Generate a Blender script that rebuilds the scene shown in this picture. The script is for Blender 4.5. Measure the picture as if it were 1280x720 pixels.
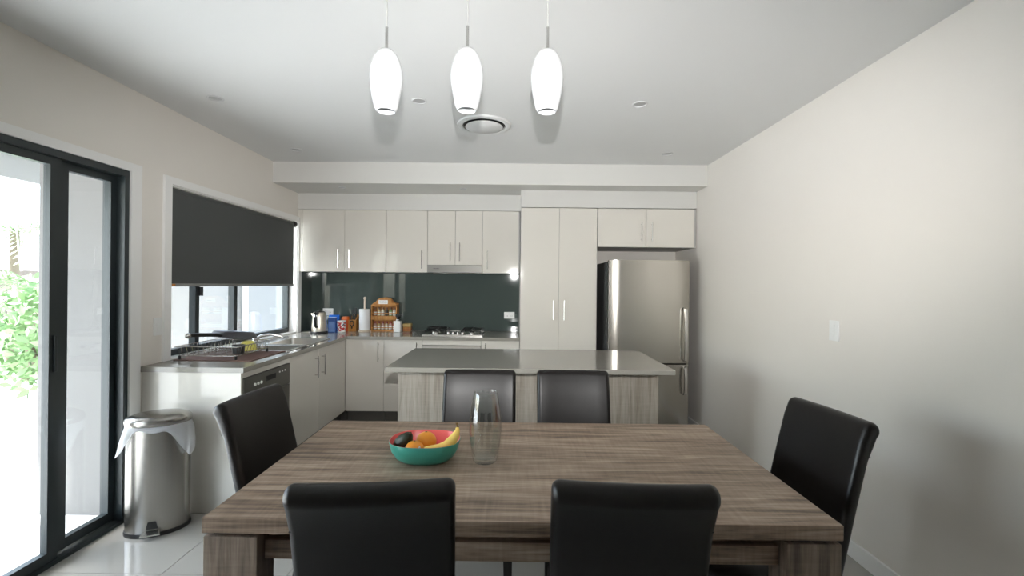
import bpy, bmesh, math, random
from mathutils import Vector, Matrix
random.seed(7)
PI = math.pi
for o in list(bpy.data.objects): bpy.data.objects.remove(o, do_unlink=True)
sc = bpy.context.scene
COL = sc.collection

# ------------------------------------------------------------------ camera
cam_d = bpy.data.cameras.new('camera'); cam = bpy.data.objects.new('camera', cam_d); COL.objects.link(cam)
cam_d.sensor_width = 36; cam_d.lens = 560 / 1280 * 36; cam_d.clip_start = .05; cam_d.clip_end = 200
cam_d.shift_y = -3.75 / 1280
cam.matrix_world = (Matrix.Translation((0, 0, 1.4)) @ Matrix.Rotation(.0047, 4, 'Z')
                    @ Matrix.Rotation(PI / 2, 4, 'X') @ Matrix.Rotation(.0101, 4, 'Z'))
sc.camera = cam

# ------------------------------------------------------------------ world, sun, flash, exposure
w = bpy.data.worlds.new('sky'); sc.world = w; w.use_nodes = True
nt = w.node_tree; nt.nodes.clear()
sky = nt.nodes.new('ShaderNodeTexSky'); sky.sky_type = 'NISHITA'; sky.sun_disc = False
sky.sun_elevation = math.radians(58); sky.sun_rotation = math.radians(250); sky.dust_density = 2.0
bg = nt.nodes.new('ShaderNodeBackground'); bg.inputs['Strength'].default_value = 1.15
out = nt.nodes.new('ShaderNodeOutputWorld')
hs = nt.nodes.new('ShaderNodeHueSaturation'); hs.inputs['Saturation'].default_value = .6
nt.links.new(sky.outputs[0], hs.inputs['Color']); nt.links.new(hs.outputs[0], bg.inputs[0]); nt.links.new(bg.outputs[0], out.inputs[0])

sun_d = bpy.data.lights.new('sun', 'SUN'); sun_d.energy = 12; sun_d.angle = .01; sun_d.color = (1, .98, .95)
sun = bpy.data.objects.new('sun', sun_d); COL.objects.link(sun)
# sunlight travels towards +x and +y, steeply down
sun.rotation_euler = Vector((.42, .28, -1.0)).to_track_quat('-Z', 'Y').to_euler()

fl_d = bpy.data.lights.new('camera_flash', 'SPOT'); fl_d.energy = 225; fl_d.color = (1, .99, .975)
fl_d.shadow_soft_size = .014; fl_d.spot_size = math.radians(66); fl_d.spot_blend = 1.0
fl = bpy.data.objects.new('camera_flash', fl_d); COL.objects.link(fl); fl.location = (0, -.03, 1.60); fl.scale = (2.0, 1, 1)
fl.rotation_euler = Vector((.03, 1, .09)).to_track_quat('-Z', 'Y').to_euler()

vs = sc.view_settings
vs.view_transform = 'Standard'; vs.look = 'None'; vs.gamma = 1; vs.use_curve_mapping = False
vs.exposure = 0.56

# ------------------------------------------------------------------ helpers
ORG = {}
def new_mat(name): 
    m = bpy.data.materials.new(name); m.use_nodes = True
    return m, m.node_tree, m.node_tree.nodes['Principled BSDF']
def mat(name, col, rough=.5, metal=0, var=0, vscale=8, spec=None, bump=0, bscale=60, coat=0, trans=0, emit=0):
    m, t, b = new_mat(name)
    b.inputs['Base Color'].default_value = (*col, 1); b.inputs['Roughness'].default_value = rough
    b.inputs['Metallic'].default_value = metal
    if spec is not None: b.inputs['Specular IOR Level'].default_value = spec
    if coat: b.inputs['Coat Weight'].default_value = coat; b.inputs['Coat Roughness'].default_value = .05
    if emit: b.inputs['Emission Color'].default_value = (*col, 1); b.inputs['Emission Strength'].default_value = emit
    if var or bump:
        tc = t.nodes.new('ShaderNodeTexCoord')
    if var:
        n = t.nodes.new('ShaderNodeTexNoise'); n.inputs['Scale'].default_value = vscale; n.inputs['Detail'].default_value = 4
        t.links.new(tc.outputs['Object'], n.inputs['Vector'])
        mx = t.nodes.new('ShaderNodeMix'); mx.data_type = 'RGBA'
        mx.inputs['A'].default_value = (*[c * (1 - var) for c in col], 1); mx.inputs['B'].default_value = (*[min(1, c * (1 + var)) for c in col], 1)
        t.links.new(n.outputs['Fac'], mx.inputs['Factor']); t.links.new(mx.outputs['Result'], b.inputs['Base Color'])
    if bump:
        n2 = t.nodes.new('ShaderNodeTexNoise'); n2.inputs['Scale'].default_value = bscale; n2.inputs['Detail'].default_value = 3
        t.links.new(tc.outputs['Object'], n2.inputs['Vector'])
        bp = t.nodes.new('ShaderNodeBump'); bp.inputs['Strength'].default_value = bump; bp.inputs['Distance'].default_value = .002
        t.links.new(n2.outputs['Fac'], bp.inputs['Height']); t.links.new(bp.outputs['Normal'], b.inputs['Normal'])
    return m
def wood(name, cols, axis='x', scale=1.0, rough=.45, freq=38):
    """grey oak laminate: long streaks along one axis plus fine saw marks across it"""
    m, t, b = new_mat(name); L = t.links
    tc = t.nodes.new('ShaderNodeTexCoord')
    def noise(sc_along, sc_across, detail, dist=0):
        mp = t.nodes.new('ShaderNodeMapping')
        s = [sc_across * scale] * 3; s['xyz'.index(axis)] = sc_along * scale
        mp.inputs['Scale'].default_value = s
        L.new(tc.outputs['Object'], mp.inputs['Vector'])
        n = t.nodes.new('ShaderNodeTexNoise'); n.inputs['Scale'].default_value = 1; n.inputs['Detail'].default_value = detail
        n.inputs['Distortion'].default_value = dist
        L.new(mp.outputs[0], n.inputs['Vector']); return n
    n1 = noise(2.6, freq, 7, .9); n2 = noise(9, freq * 5, 4); n3 = noise(90, 7, 2); n4 = noise(.5, 5, 3, .4)
    def math_(op, a, bb):
        q = t.nodes.new('ShaderNodeMath'); q.operation = op
        for i, v in enumerate((a, bb)):
            if isinstance(v, (int, float)): q.inputs[i].default_value = v
            else: L.new(v, q.inputs[i])
        return q.outputs[0]
    s = math_('ADD', math_('MULTIPLY', n1.outputs['Fac'], .55), math_('MULTIPLY', n2.outputs['Fac'], .2))
    s = math_('ADD', s, math_('MULTIPLY', n3.outputs['Fac'], .10))
    s = math_('ADD', s, math_('MULTIPLY', n4.outputs['Fac'], .25))
    r = t.nodes.new('ShaderNodeValToRGB'); e = r.color_ramp.elements
    e[0].position = .42; e[1].position = .69
    e[0].color = (*cols[0], 1); e[1].color = (*cols[2], 1)
    mid = e.new(.55); mid.color = (*cols[1], 1)
    L.new(s, r.inputs[0]); L.new(r.outputs[0], b.inputs['Base Color'])
    b.inputs['Roughness'].default_value = rough
    bp = t.nodes.new('ShaderNodeBump'); bp.inputs['Strength'].default_value = .12; bp.inputs['Distance'].default_value = .001
    L.new(s, bp.inputs['Height']); L.new(bp.outputs[0], b.inputs['Normal'])
    return m
def pane_mat(name, tint=(.93, .96, .96), ior=1.45):
    """architectural glass: clear with a fresnel reflection"""
    m = bpy.data.materials.new(name); m.use_nodes = True; t = m.node_tree; t.nodes.clear()
    tr = t.nodes.new('ShaderNodeBsdfTransparent'); tr.inputs[0].default_value = (*tint, 1)
    g = t.nodes.new('ShaderNodeBsdfGlossy'); g.inputs['Roughness'].default_value = .01
    fr = t.nodes.new('ShaderNodeFresnel'); ge = t.nodes.new('ShaderNodeNewGeometry'); mr = t.nodes.new('ShaderNodeMapRange')   # no total reflection at the far face of the thin pane
    mr.inputs['To Min'].default_value = ior; mr.inputs['To Max'].default_value = 1 / ior
    t.links.new(ge.outputs['Backfacing'], mr.inputs['Value']); t.links.new(mr.outputs[0], fr.inputs['IOR'])
    mx = t.nodes.new('ShaderNodeMixShader'); o = t.nodes.new('ShaderNodeOutputMaterial')
    t.links.new(fr.outputs[0], mx.inputs[0]); t.links.new(tr.outputs[0], mx.inputs[1]); t.links.new(g.outputs[0], mx.inputs[2])
    t.links.new(mx.outputs[0], o.inputs[0]); return m

def tag(o, label, cat=None, group=None, kind=None):
    if label: o['label'] = label
    if cat: o['category'] = cat
    if group: o['group'] = group
    if kind: o['kind'] = kind
    return o
def thing(name, label, cat, loc=(0, 0, 0), group=None, rotz=0):
    o = bpy.data.objects.new(name, None); COL.objects.link(o); o.empty_display_size = .05
    o.location = loc; o.rotation_euler = (0, 0, rotz); ORG[o.name] = Vector(loc)
    return tag(o, label, cat, group)
def obj(name, bm, m, parent=None, smooth=None, bevel=0, seg=2, label=None, bang=40, org=None):
    """link bm (in world coordinates) as one mesh object; a child is moved into its thing's frame"""
    if bevel:
        es = [e for e in bm.edges if len(e.link_faces) == 2 and e.calc_face_angle(0) > math.radians(bang)]
        if es: bmesh.ops.bevel(bm, geom=es, offset=bevel, segments=seg, affect='EDGES', profile=.5, clamp_overlap=True)
    off = ORG[parent.name] if parent is not None else Vector(org or (0, 0, 0))
    if off.length: bmesh.ops.translate(bm, verts=bm.verts, vec=-off)
    bmesh.ops.recalc_face_normals(bm, faces=bm.faces)
    me = bpy.data.meshes.new(name); bm.to_mesh(me); bm.free()
    if smooth is not None:
        for p in me.polygons: p.use_smooth = True
        me.set_sharp_from_angle(angle=math.radians(smooth))
    if isinstance(m, (list, tuple)):
        for q in m: me.materials.append(q)
    else: me.materials.append(m)
    o = bpy.data.objects.new(name, me); COL.objects.link(o)
    if parent is not None: o.parent = parent
    else: o.location = off
    ORG[o.name] = off
    if label: o['label'] = label
    return o
def copy_tree(o, parent=None):
    c = o.copy(); COL.objects.link(c); c.parent = parent
    if o.name in ORG: ORG[c.name] = ORG[o.name]
    for ch in list(o.children): copy_tree(ch, c)
    return c
def BM(): return bmesh.new()
def box(x0, x1, y0, y1, z0, z1, bm=None):
    bm = bm or BM()
    r = bmesh.ops.create_cube(bm, size=1)
    for v in r['verts']:
        v.co = Vector(((x0 + x1) / 2 + v.co.x * (x1 - x0), (y0 + y1) / 2 + v.co.y * (y1 - y0), (z0 + z1) / 2 + v.co.z * (z1 - z0)))
    return bm
def cyl(p0, p1, r0, r1=None, seg=20, bm=None, caps=True):
    bm = bm or BM(); p0 = Vector(p0); p1 = Vector(p1); d = p1 - p0
    M = Matrix.Translation((p0 + p1) / 2) @ d.to_track_quat('Z', 'Y').to_matrix().to_4x4()
    bmesh.ops.create_cone(bm, cap_ends=caps, segments=seg, radius1=r0, radius2=r0 if r1 is None else r1, depth=d.length, matrix=M)
    return bm
def ball(c, r, bm=None, su=20, sv=12, M=None):
    bm = bm or BM(); r = r if isinstance(r, (tuple, list)) else (r, r, r)
    T = Matrix.Translation(c) @ (M or Matrix()) @ Matrix.Diagonal((*r, 1))
    bmesh.ops.create_uvsphere(bm, u_segments=su, v_segments=sv, radius=1, matrix=T); return bm
def rings(rs, closed_u=True, cap0=True, cap1=True, bm=None):
    """skin a list of rings (equal-length lists of points)"""
    bm = bm or BM(); V = [[bm.verts.new(p) for p in r] for r in rs]; n = len(rs[0])
    for a, b in zip(V[:-1], V[1:]):
        for i in range(n if closed_u else n - 1):
            j = (i + 1) % n; bm.faces.new((a[i], a[j], b[j], b[i]))
    if cap0: bm.faces.new(V[0])
    if cap1: bm.faces.new(V[-1])
    return bm
def lathe(prof, c=(0, 0), seg=28, cap0=True, cap1=True, sx=1, sy=1, rot=0, bm=None):
    rs = []
    for r, z in prof:
        ring = []
        for i in range(seg):
            a = 2 * PI * i / seg; x, y = r * sx * math.cos(a), r * sy * math.sin(a)
            ring.append((c[0] + x * math.cos(rot) - y * math.sin(rot), c[1] + x * math.sin(rot) + y * math.cos(rot), z))
        rs.append(ring)
    return rings(rs, True, cap0, cap1, bm)
def tube(pts, r, seg=8, bm=None):
    pts = [Vector(p) for p in pts]; rs = []
    up = Vector((0, 0, 1))
    for i, p in enumerate(pts):
        d = (pts[min(i + 1, len(pts) - 1)] - pts[max(i - 1, 0)]).normalized()
        s = d.cross(up) if abs(d.z) < .95 else d.cross(Vector((0, 1, 0)))
        s.normalize(); u = s.cross(d)
        rr = r[i] if isinstance(r, (list, tuple)) else r
        rs.append([p + s * rr * math.cos(2 * PI * k / seg) + u * rr * math.sin(2 * PI * k / seg) for k in range(seg)])
    return rings(rs, bm=bm)
def plate(us, vs_, keep, f0, f1, mapper):
    """solid plate with holes: cells of the u/v grid for which keep(uc, vc), between depths f0 and f1"""
    bm = BM(); V = {}
    def vert(i, j, k):
        if (i, j, k) not in V: V[i, j, k] = bm.verts.new(mapper(us[i], vs_[j], (f0, f1)[k]))
        return V[i, j, k]
    K = {(i, j) for i in range(len(us) - 1) for j in range(len(vs_) - 1) if keep((us[i] + us[i + 1]) / 2, (vs_[j] + vs_[j + 1]) / 2)}
    for i, j in K:
        for k in (0, 1): bm.faces.new([vert(i, j, k), vert(i + 1, j, k), vert(i + 1, j + 1, k), vert(i, j + 1, k)])
        for (a, b, ni, nj) in (((i, j), (i + 1, j), i, j - 1), ((i, j + 1), (i + 1, j + 1), i, j + 1), ((i, j), (i, j + 1), i - 1, j), ((i + 1, j), (i + 1, j + 1), i + 1, j)):
            if (ni, nj) not in K: bm.faces.new([vert(*a, 0), vert(*b, 0), vert(*b, 1), vert(*a, 1)])
    return bm

# ------------------------------------------------------------------ materials
M_wall = mat('wall_paint', (.755, .715, .66), .55, var=.02, vscale=3, bump=.05, bscale=220)
M_ceil = mat('ceiling_paint', (.73, .73, .72), .7, var=.015, vscale=2)
M_bulk = mat('bulkhead_paint', (.64, .63, .60), .6)
M_trim = mat('white_gloss_trim', (.82, .81, .79), .3)
M_tile = mat('polished_porcelain_tile', (.37, .355, .325), .07, var=.04, vscale=3)
M_grout = mat('grey_grout', (.32, .31, .29), .8)
M_cab = mat('gloss_white_cabinet', (.68, .65, .59), .06, var=.01, vscale=2, spec=.4)
M_carc = mat('cabinet_carcass', (.45, .44, .42), .5)
M_kick = mat('dark_kickboard', (.10, .095, .085), .4)
M_stone = mat('taupe_stone_benchtop', (.30, .285, .25), .12, var=.10, vscale=180)
M_splash = mat('dark_green_glass_splashback', (.062, .082, .075), .035, spec=.6)
M_steel = mat('brushed_stainless_steel', (.56, .54, .50), .30, 1, var=.05, vscale=40)
M_fridge = mat('satin_stainless_fridge', (.50, .475, .43), .24, 1, var=.04, vscale=3)
M_chrome = mat('satin_chrome', (.66, .65, .63), .22, 1)
M_dgrey = mat('dark_grey_painted_metal', (.10, .10, .10), .45)
M_alu = mat('charcoal_powder_coated_aluminium', (.018, .026, .028), .38, var=.05)
M_black = mat('black_plastic', (.012, .012, .012), .4)
M_leather = mat('black_leather', (.009, .0075, .007), .33, spec=.36, var=.2, vscale=30, bump=.12, bscale=350)
M_legw = mat('black_stained_wood', (.02, .017, .015), .4)
M_table = wood('grey_brown_oak_laminate', ((.110, .074, .050), (.30, .212, .150), (.50, .39, .295)), 'x')
M_tleg = wood('grey_brown_oak_upright', ((.095, .067, .050), (.215, .160, .120), (.34, .27, .21)), 'z')
M_island = wood('pale_grey_oak_laminate', ((.21, .18, .145), (.30, .265, .22), (.38, .34, .29)), 'z', rough=.5)
M_blind = mat('charcoal_blind_fabric', (.072, .076, .074), .85, bump=.1, bscale=500)
M_opal = mat('opal_white_glass', (.70, .71, .72), .25, emit=.0)
M_white = mat('white_plastic', (.80, .80, .78), .35)
M_pane = pane_mat('clear_window_glass')
M_glass = pane_mat('clear_vase_glass', (.965, .98, .975), 1.75)
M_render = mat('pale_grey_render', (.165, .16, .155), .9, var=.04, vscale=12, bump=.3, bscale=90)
M_conc = mat('pale_concrete', (.72, .71, .69), .8, var=.04, vscale=2)

# ================================================================== ROOM SHELL
XL, XR, YB, YF, ZC = -2.25, 1.78, 4.96, -2.7, 2.525
# floor: slab plus single tiles
fl_o = obj('floor', box(XL - .1, XR + .1, YF - .1, YB + .1, -.12, -.004), M_grout)
tag(fl_o, 'glossy cream porcelain tiled floor of the dining kitchen', kind='structure')
tiles = {}
T = .6; jx, jy = -1.672, 2.135
ix0 = math.floor((XL - jx) / T); iy0 = math.floor((YF - jy) / T)
for i in range(ix0, ix0 + 9):
    for j in range(iy0, iy0 + 15):
        x0, x1 = max(XL, jx + i * T), min(XR, jx + (i + 1) * T)
        y0, y1 = max(YF, jy + j * T), min(YB, jy + (j + 1) * T)
        if x1 - x0 < .02 or y1 - y0 < .02: continue
        key = (round(x1 - x0, 3), round(y1 - y0, 3)); g = .0015
        if key not in tiles:
            o = obj('floor_tile', box(-(x1 - x0) / 2 + g, (x1 - x0) / 2 - g, -(y1 - y0) / 2 + g, (y1 - y0) / 2 - g, -.004, 0), M_tile)
            tiles[key] = o
        else:
            o = tiles[key].copy(); COL.objects.link(o)
        o.location = ((x0 + x1) / 2, (y0 + y1) / 2, 0); o.parent = fl_o

DY0, DY1, DZ = .1, 2.6, 2.04            # sliding door opening
WY0, WY1, WZ0, WZ1 = 2.912, 4.63, .887, 2.035   # kitchen window opening
def keep_left(y, z):
    if DY0 < y < DY1 and z < DZ: return False
    if WY0 < y < WY1 and WZ0 < z < WZ1: return False
    return True
bm = plate([YF - .1, DY0, DY1, WY0, WY1, YB + .1], [-.1, 0, WZ0, WZ1, DZ, ZC + .1], lambda y, z: keep_left(y, z) and not (DY0 < y < DY1 and z < DZ),
           XL, XL - .14, lambda u, v, f: (f, u, v))
tag(obj('wall_left', bm, M_wall), 'off-white side wall with sliding door and kitchen window', kind='structure')
tag(obj('wall_right', box(XR, XR + .12, YF - .1, YB + .1, -.1, ZC + .1), M_wall), 'plain warm off-white wall beside the dining table', kind='structure')
tag(obj('wall_back', box(XL, XR, YB, YB + .12, -.1, ZC + .1), M_wall), 'far kitchen wall behind the cupboards', kind='structure')
tag(obj('wall_front', box(XL, XR, YF - .12, YF, -.1, ZC + .1), M_wall), 'off-white wall behind the photographer', kind='structure')
tag(obj('ceiling', box(XL, XR, YF, YB, ZC, ZC + .12), M_ceil), 'flat white plaster ceiling', kind='structure')
# bulkheads over the kitchen
bm = plate([XL, .06, XR], [4.15, 4.395, 4.635, YB], lambda x, y: True, 2.33, ZC, lambda u, v, f: (u, v, f))
tag(obj('trim_1', bm, M_bulk), 'white dropped bulkhead across the kitchen ceiling', kind='structure')
bm = plate([XL, .06, XR], [4.395, 4.635, YB], lambda x, y: y > 4.635 or x > .06, 2.165, 2.33, lambda u, v, f: (u, v, f))
tag(obj('trim_2', bm, M_bulk), 'lower stepped white bulkhead sitting on the overhead cupboards', kind='structure')
# skirting
tag(obj('baseboard_right', box(XR - .014, XR, YF, YB - .01, 0, .09), M_trim, bevel=.004), 'white skirting board along the right wall', kind='structure')
tag(obj('baseboard_front', box(XL, XR - .014, YF, YF + .014, 0, .09), M_trim, bevel=.004), 'white skirting board behind the photographer', kind='structure')
tag(obj('baseboard_left', box(XL, XL + .014, YF + .014, DY0 - .07, 0, .09), M_trim, bevel=.004), 'white skirting board left of the sliding door', kind='structure')
# architraves
bm = plate([DY0 - .06, DY0, DY1, DY1 + .075], [0, DZ, DZ + .048], lambda y, z: not (DY0 < y < DY1 and z < DZ), XL, XL + .016, lambda u, v, f: (f, u, v))
tag(obj('trim_3', bm, M_trim, bevel=.003), 'white architrave around the sliding door', kind='structure')
bm = plate([WY0 - .06, WY0, WY1, WY1 + .065], [.887, WZ1, WZ1 + .048], lambda y, z: not (WY0 < y < WY1 and z < WZ1), XL, XL + .016, lambda u, v, f: (f, u, v))
tag(obj('trim_4', bm, M_trim, bevel=.003), 'white architrave around the kitchen window', kind='structure')
# window reveal lining
bm = plate([WY0 - .004, WY0 + .008, WY1 - .008, WY1 + .004], [WZ0 - .002, WZ0 + .008, WZ1 - .008, WZ1 + .004], lambda y, z: not (WY0 + .008 < y < WY1 - .008 and WZ0 + .008 < z < WZ1 - .008), XL + .002, XL - .075, lambda u, v, f: (f, u, v))
tag(obj('trim_5', bm, M_trim), 'white timber lining inside the window opening', kind='structure')

# ---- sliding door
door = thing('door_1', 'charcoal aluminium framed sliding glass door to the patio', None, (XL, (DY0 + DY1) / 2, 0)); door['kind'] = 'structure'
def frame_rect(y0, y1, z0, z1, wl, wr, wt, wb, x0, x1):
    return plate([y0, y0 + wl, y1 - wr, y1], [z0, z0 + wb, z1 - wt, z1], lambda y, z: not (y0 + wl < y < y1 - wr and z0 + wb < z < z1 - wt), x0, x1, lambda u, v, f: (f, u, v))
obj('door_frame', frame_rect(DY0, DY1, 0, DZ, .03, .03, .036, .02, XL + .004, XL - .125), M_alu, door, bevel=.002)
fx = obj('fixed_panel', frame_rect(2.20, DY1 - .03, .02, DZ - .036, .093, .036, .04, .058, XL - .045, XL - .078), M_alu, door, bevel=.003)
obj('pane', box(XL - .060, XL - .055, 2.28, DY1 - .06, .07, DZ - .07), M_pane, fx)
sl = obj('sliding_panel', frame_rect(1.12, 2.218, .02, DZ - .036, .055, .052, .04, .05, XL - .008, XL - .040), M_alu, door, bevel=.003)
obj('pane', box(XL - .025, XL - .020, 1.17, 2.17, .065, DZ - .07), M_pane, sl)
sl2 = obj('fixed_panel', frame_rect(DY0 + .03, 1.18, .02, DZ - .036, .055, .055, .04, .058, XL - .045, XL - .078), M_alu, door, bevel=.003)
obj('pane', box(XL - .060, XL - .055, DY0 + .08, 1.13, .07, DZ - .07), M_pane, sl2)
bm = box(XL - .008, XL + .002, 2.185, 2.20, .95, 1.13)
obj('latch', bm, M_alu, door, bevel=.003)
obj('track_rail', box(XL - .0425, XL - .0405, DY0 + .03, DY1 - .03, .02, .03), M_chrome, door)

# ---- kitchen window
win = thing('window_1', 'black aluminium framed sliding window above the bench', None, (XL, (WY0 + WY1) / 2, WZ0)); win['kind'] = 'structure'
X0, X1 = XL - .075, XL - .13
obj('window_frame', frame_rect(WY0, WY1, WZ0, WZ1, .035, .04, .04, .05, X0, X1), M_alu, win, bevel=.002)
obj('mullion', box(X0 - .005, X1 + .005, 3.265, 3.305, WZ0 + .05, WZ1 - .04), M_alu, win, bevel=.002)
obj('mullion', box(X0 - .005, X1 + .005, 3.715, 3.76, WZ0 + .05, WZ1 - .04), M_alu, win, bevel=.002)
obj('window_latch', box(X0 + .012, X0 - .01, 3.285, 3.32, 1.30, 1.36), M_black, win, bevel=.003)
for a, b in ((WY0 + .03, 3.27), (3.30, 3.72), (3.755, WY1 - .035)):
    obj('pane', box(X0 - .027, X0 - .022, a, b, WZ0 + .045, WZ1 - .035), M_pane, win)

# ================================================================== OUTSIDE
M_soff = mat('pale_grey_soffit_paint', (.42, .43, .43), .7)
g_o = obj('ground', box(-30, XL - .14, -12, 30, -.20, -.03), M_conc); tag(g_o, 'pale sunlit concrete ground outside the sliding door', kind='structure')
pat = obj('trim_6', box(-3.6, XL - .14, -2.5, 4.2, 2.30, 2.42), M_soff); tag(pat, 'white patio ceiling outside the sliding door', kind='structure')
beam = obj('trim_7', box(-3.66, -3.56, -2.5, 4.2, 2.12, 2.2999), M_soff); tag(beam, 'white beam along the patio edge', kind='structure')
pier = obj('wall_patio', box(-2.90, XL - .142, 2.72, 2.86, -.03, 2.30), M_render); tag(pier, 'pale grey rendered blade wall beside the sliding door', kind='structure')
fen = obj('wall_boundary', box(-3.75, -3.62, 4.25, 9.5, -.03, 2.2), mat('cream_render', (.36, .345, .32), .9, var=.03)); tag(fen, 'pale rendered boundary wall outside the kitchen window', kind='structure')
dp = tag(cyl and obj('downpipe', cyl((-3.56, 5.92, -.03), (-3.56, 5.92, 2.25), .035), M_white, smooth=40, org=(-3.56, 5.92, -.03)), 'white downpipe on the wall outside the kitchen window', 'pipe')

# ================================================================== KITCHEN
def handle(p, L=.19, horiz=False, out=(0, -1, 0), parent=None):
    """bar pull on two posts; p = centre on the door face"""
    p = Vector(p); o = Vector(out); ax = Vector((0, 0, 1))
    bm = tube([p + o * .030 + ax * t for t in (-L / 2, -L / 4, 0, L / 4, L / 2)], .0055, 8)
    for s in (-1, 1): cyl(p + ax * s * (L / 2 - .022), p + o * .030 + ax * s * (L / 2 - .022), .0055, seg=8, bm=bm)
    return obj('handle', bm, M_chrome, parent, smooth=40)
def cupboard(name, label, x0, x1, z0, z1, yf, yb, doors, group=None, cat='cupboard', splits=None, hz=None, kick=0):
    """cabinet facing -y: body, doors with bar handles. doors = list of (x0, x1, handle_x or None)"""
    t = thing(name, label, cat, ((x0 + x1) / 2, (yf + yb) / 2, z0), group)
    obj('body', box(x0 + .0008, x1 - .0008, yf + .02, yb, z0 + kick, z1), M_carc, t)
    if kick: obj('kickboard', box(x0 + .001, x1 - .001, yf + .07, yf + .086, z0, z0 + kick), M_kick, t)
    for a, b, hx in doors:
        d = obj('door', box(a + .0016, b - .0016, yf, yf + .0185, z0 + kick + .001, z1 - .001), M_cab, t, bevel=.0012, seg=1)
        if hx is not None: handle((hx, yf, hz), parent=d)
    return t
OF, BT = 4.64, YB - .002
OHG = 'overhead cupboards above the splashback'
cupboard('overhead_cupboard', 'double-door white overhead cupboard nearest the window', -2.20, -1.332, 1.52, 2.163, OF, BT, [(-2.20, -1.764, -1.822), (-1.764, -1.332, -1.706)], OHG, hz=1.655)
cupboard('overhead_cupboard', 'single-door white overhead cupboard left of the range hood', -1.332, -.902, 1.52, 2.163, OF, BT, [(-1.332, -.902, -.955)], OHG, hz=1.655)
cupboard('overhead_cupboard', 'short double-door white cupboard directly above the range hood', -.902, -.332, 1.60, 2.163, OF, BT, [(-.902, -.613, -.662), (-.613, -.332, -.565)], OHG, hz=1.735)
cupboard('overhead_cupboard', 'single-door white overhead cupboard between range hood and pantry', -.332, .058, 1.52, 2.163, OF, BT, [(-.332, .045, -.278)], OHG, hz=1.655)
obj_f = obj('filler', box(XL + .002, -2.2015, OF + .004, BT, 1.52, 2.163), M_cab); tag(obj_f, 'narrow white filler strip between window wall and overhead cupboards', 'panel')
cupboard('pantry_cupboard', 'tall double-door white pantry beside the fridge', .06, .812, 0, 2.157, 4.38, BT, [(.06, .436, .385), (.436, .806, .489)], cat='pantry', hz=1.16, kick=.15)
cupboard('fridge_cupboard', 'wide white double-door cupboard above the fridge', .8135, 1.778, 1.782, 2.157, 4.38, BT, [(.8135, 1.286, 1.235), (1.286, 1.752, 1.337)], hz=1.93)
# range hood
t = thing('range_hood', 'slim grey slide-out range hood under the short cupboard', 'range hood', (-.617, 4.8, 1.525))
obj('body', box(-.898, -.336, 4.66, BT, 1.53, 1.598), M_dgrey, t)
fp = obj('front_strip', box(-.90, -.334, 4.625, 4.658, 1.522, 1.598), mat('grey_hood_metal', (.20, .195, .18), .4, .6), t, bevel=.002)
bm = BM()
for k in range(5): box(-.835 + k * .012, -.827 + k * .012, 4.6243, 4.6252, 1.558, 1.558 + (.010, .007, .007, .009, .007)[k], bm)
obj('maker_mark', bm, M_black, fp)
# splashback
t = thing('splashback', 'dark green glass splashback behind the cooktop', 'splashback', (-1.1, YB, .886))
obj('glass_panel', box(XL + .008, .058, YB - .009, YB - .0015, .8862, 1.5195), M_splash, t)
obj('return_panel', box(XL + .0015, XL + .008, 4.70, YB - .009, .8862, 1.5195), M_splash, t)

# base cabinets along the back wall
BG = 'base cupboards under the back bench'
cupboard('base_cupboard', 'single-door white base cupboard in the bench corner', -1.643, -1.268, 0, .853, 4.38, BT, [(-1.643, -1.268, -1.318)], BG, hz=.735, kick=.15)
cupboard('base_cupboard', 'single-door white base cupboard left of the oven', -1.268, -.893, 0, .853, 4.38, BT, [(-1.268, -.893, -.945)], BG, hz=.735, kick=.15)
cupboard('base_cupboard', 'single-door white base cupboard between oven and pantry', -.318, .058, 0, .853, 4.38, BT, [(-.318, .058, -.272)], BG, hz=.735, kick=.15)
t = thing('oven', 'built-in oven under the gas cooktop', 'oven', (-.605, 4.65, 0))
obj('body', box(-.89, -.321, 4.42, BT - .05, .15, .852), M_dgrey, t)
obj('kickboard', box(-.892, -.319, 4.45, 4.466, 0, .149), M_kick, t)
obj('filler_panel', box(-.890, -.321, 4.38, 4.3985, .805, .852), M_cab, t)
obj('control_panel', box(-.888, -.323, 4.375, 4.418, .715, .800), M_steel, t, bevel=.002)
for k in range(5): obj('knob', cyl((-.80 + .1 * k, 4.375, .757), (-.80 + .1 * k, 4.352, .757), .018, .016), M_black, t, smooth=40)
od = obj('oven_door', box(-.888, -.323, 4.38, 4.418, .16, .71), M_steel, t, bevel=.002)
obj('door_glass', box(-.84, -.37, 4.377, 4.381, .22, .60), M_black, od)
obj('handle', tube([(-.85, 4.382, .66), (-.84, 4.345, .66), (-.37, 4.345, .66), (-.36, 4.382, .66)], .009), M_chrome, od, smooth=40)

# left run
XF = -1.645
t = thing('bench_end_panel', 'plain white end panel of the bench behind the bin', 'panel', (-1.95, 2.70, 0))
obj('end_panel', box(XL + .002, XF, 2.70, 2.718, 0, .853), M_cab, t, bevel=.0012)
obj('top_rail', box(-1.70, XF, 2.7185, 3.288, .815, .853), M_cab, t)
dw = thing('dishwasher', 'dark stainless dishwasher built in under the drying rack', 'dishwasher', (-1.93, 3.0, 0))
obj('body', box(XL + .05, XF - .03, 2.722, 3.284, .10, .812), M_dgrey, dw)
obj('kickboard', box(XF - .075, XF - .06, 2.722, 3.284, 0, .10), M_kick, dw)
M_dwp = mat('dark_stainless_panel', (.19, .185, .165), .35, .7)
cp = obj('control_panel', box(XF - .029, XF + .006, 2.722, 3.284, .665, .810), M_dwp, dw, bevel=.003)
obj('display', box(XF + .006, XF + .0075, 2.965, 3.085, .745, .778), M_black, cp)
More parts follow.
